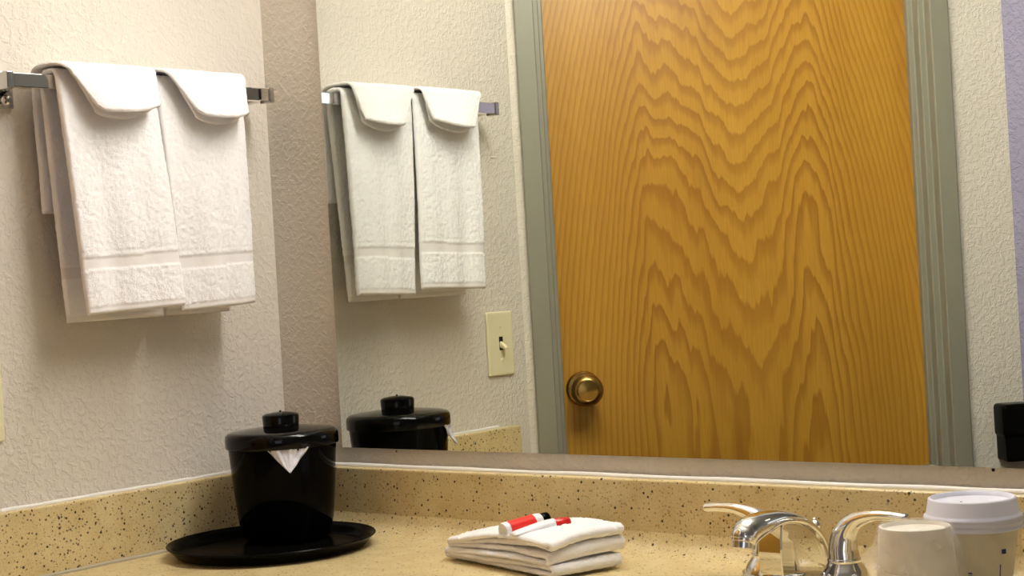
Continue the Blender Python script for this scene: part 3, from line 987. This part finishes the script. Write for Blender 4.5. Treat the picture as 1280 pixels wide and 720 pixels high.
c2x, c2y = 1.2115, -0.170
cup2 = empty('lidded_cup', (c2x, c2y, 0.0006))
tag(cup2, 'paper hot drink cup with white plastic lid behind the wrapped cup', 'cup')
H2 = 0.0905
lathe('cup_body', [(0, 0.004), (0.030, 0.004), (0.0300, 0.0), (0.0315, 0.0), (0.0440, H2 - 0.004), (0.0455, H2 - 0.002), (0.0455, H2), (0.043, H2), (0.030, 0.006), (0, 0.006)], 'cup_paper', cup2, 64)
lidz = H2 - 0.006
lathe('cup_lid', [(0.0440, lidz), (0.0492, lidz), (0.0498, lidz + 0.0012), (0.0490, lidz + 0.0030), (0.0485, lidz + 0.0042), (0.0494, lidz + 0.0056), (0.0498, lidz + 0.0070), (0.0490, lidz + 0.0086), (0.0486, lidz + 0.0096),
                  (0.0494, lidz + 0.0108), (0.0492, lidz + 0.0128), (0.0472, lidz + 0.0142), (0.0464, lidz + 0.0160), (0.0440, lidz + 0.0290), (0.0432, lidz + 0.0306), (0.0418, lidz + 0.0310), (0.0405, lidz + 0.0300), (0.0392, lidz + 0.0262), (0.0370, lidz + 0.0254), (0.0, lidz + 0.0254)],
      'lid_plastic', cup2, 72, auto=50)
va2 = view_ang(c2x, c2y)
vs2 = [(-0.006, -0.0012), (0.006, -0.0012), (0.006, 0.0012), (-0.006, 0.0012)]
sl = lathe('sip_hole', [(0, 0), (0.0012, 0), (0.0012, 0.0003), (0, 0.0003)], 'dark_hole', cup2, 12, loc=(-0.010, -0.004, lidz + 0.0254))
wrapper('wrap', [(0.0420, 0.0005), (0.0450, 0.02), (0.0468, 0.045), (0.0468, 0.065), (0.0462, H2 - 0.010), (0.0455, H2 - 0.006)], 'plastic_wrap_clear', cup2, 0.0010, 9,
        ears=((va2 + 1.45, 0.03, 0.007, 0.35), (va2 + 1.2, 0.055, 0.003, 0.3)))
prints(cup2, lambda z: 0.0315 + 0.0125 * z / H2 + 0.0006 if z < 0.06 else 0.0480, [(va2 + 0.62, 0.0655, 0.055, 0.0024), (va2 - 0.15, 0.0435, 0.055, 0.0010), (va2 - 0.15, 0.0405, 0.055, 0.0010),
        (va2 - 0.12, 0.0345, 0.03, 0.0008), (va2 - 0.16, 0.0345, 0.008, 0.003), (va2 - 0.07, 0.0345, 0.008, 0.003), (va2 + 0.66, 0.0440, 0.018, 0.007), (va2 + 0.66, 0.033, 0.018, 0.003)])

# low black dish with a paper packet at the very edge of view
DX, DY = 1.343, -0.2290
dish = lathe('condiment_dish', [(0, 0), (0.034, 0), (0.037, 0.003), (0.0400, 0.050), (0.0410, 0.0535), (0.0398, 0.0548), (0.0385, 0.0530), (0.035, 0.008), (0, 0.007)], 'black_tray', None, 64, loc=(DX, DY, 0.0005))
tag(dish, 'low round black dish on the counter beside the lidded paper cup', 'dish')
bm = bmesh.new()
add_box(bm, -0.013, 0.013, -0.0018, 0.0018, -0.024, 0.024, 0.0014, 2)
pk = from_bm('sugar_packet', bm, 'white_plastic', None, True, loc=(DX - 0.012, DY - 0.006, 0.0355), rot=(0.12, 0.28, math.radians(38)))
tag(pk, 'small white paper packet standing in the low black dish', 'packet')

# ------------------------------------------------------------------ light switch on the left wall
SWY, SWZ = -0.5390, 0.2455
sw = empty('light_switch', (0, SWY, SWZ))
tag(sw, 'almond toggle light switch plate on the textured wall', 'light switch')
bm = bmesh.new()
add_box(bm, 0.0, 0.006, -0.0355, 0.0355, -0.058, 0.058, 0.004, 3)
from_bm('switch_plate', bm, 'almond_plastic', sw)
box('toggle_slot', 0.0050, 0.0063, -0.0052, 0.0052, -0.0122, 0.0122, 'dark_hole', sw)
sweep('toggle', [(0.002, 0, -0.001), (0.009, 0, -0.004), (0.0165, 0, -0.0085)], [(0.0048, 0.0062), (0.0044, 0.0050), (0.0038, 0.0036)], 'almond_plastic', sw, side=(0, 1, 0), n=16, super_e=0.5)
for s in (-1, 1):
    lathe('plate_screw', [(0, 0), (0.0033, 0), (0.0033, 0.0006), (0.0020, 0.0013), (0, 0.0014)], 'almond_plastic', sw, 16, loc=(0.006, 0, s * 0.0302), rot=(0, math.pi / 2, 0))

# ------------------------------------------------------------------ black wall box seen in the mirror, right of the door
wbx = empty('wall_unit', (ORG[0] + 0.918 * 0.70711, ORG[1] - 0.918 * 0.70711, 0.0), ROT45)
tag(wbx, 'black plastic wall mounted box with rounded corners beside the door frame', 'wall unit')
bm = bmesh.new()
add_box(bm, -0.033, 0.023, 0.0, 0.052, -0.036, 0.030, 0.006, 4)
from_bm('holder', bm, 'black_tray', wbx, True)
bm = bmesh.new()
add_box(bm, -0.037, 0.024, 0.0, 0.056, 0.010, 0.072, 0.010, 4)
from_bm('housing', bm, 'black_tray', wbx, True)

# ------------------------------------------------------------------ lamps: fixture over the mirror, ceiling fixture added in the unseen bedroom as fill
lamp = empty('vanity_light', (0.85, 0, 1.24))
tag(lamp, 'long white vanity light fixture on the wall above the mirror', 'light fixture')
box('housing', -0.50, 0.50, -0.045, 0.0, -0.05, 0.05, 'housing_white', lamp, 0.004)
bm = bmesh.new()
add_box(bm, -0.48, 0.48, -0.115, -0.046, -0.045, 0.045, 0.018, 4)
from_bm('diffuser', bm, 'lamp_diffuser', lamp, True)
for s in (-1, 1):
    box('end_plate', s * 0.49 - 0.01, s * 0.49 + 0.01, -0.118, -0.045, -0.048, 0.048, 'housing_white', lamp, 0.003)
cl = empty('added_fill_light', (2.3, -2.2, ZC))
tag(cl, 'round frosted ceiling light added as fill, out of view behind the camera', 'light fixture')
lathe('rim', [(0.19, 0), (0.19, -0.02), (0.175, -0.025), (0.175, 0)], 'housing_white', cl, 48)
lathe('diffuser', [(0, -0.075), (0.09, -0.065), (0.15, -0.04), (0.172, -0.012), (0.172, -0.005)], 'lamp_bedroom_fill', cl, 48)
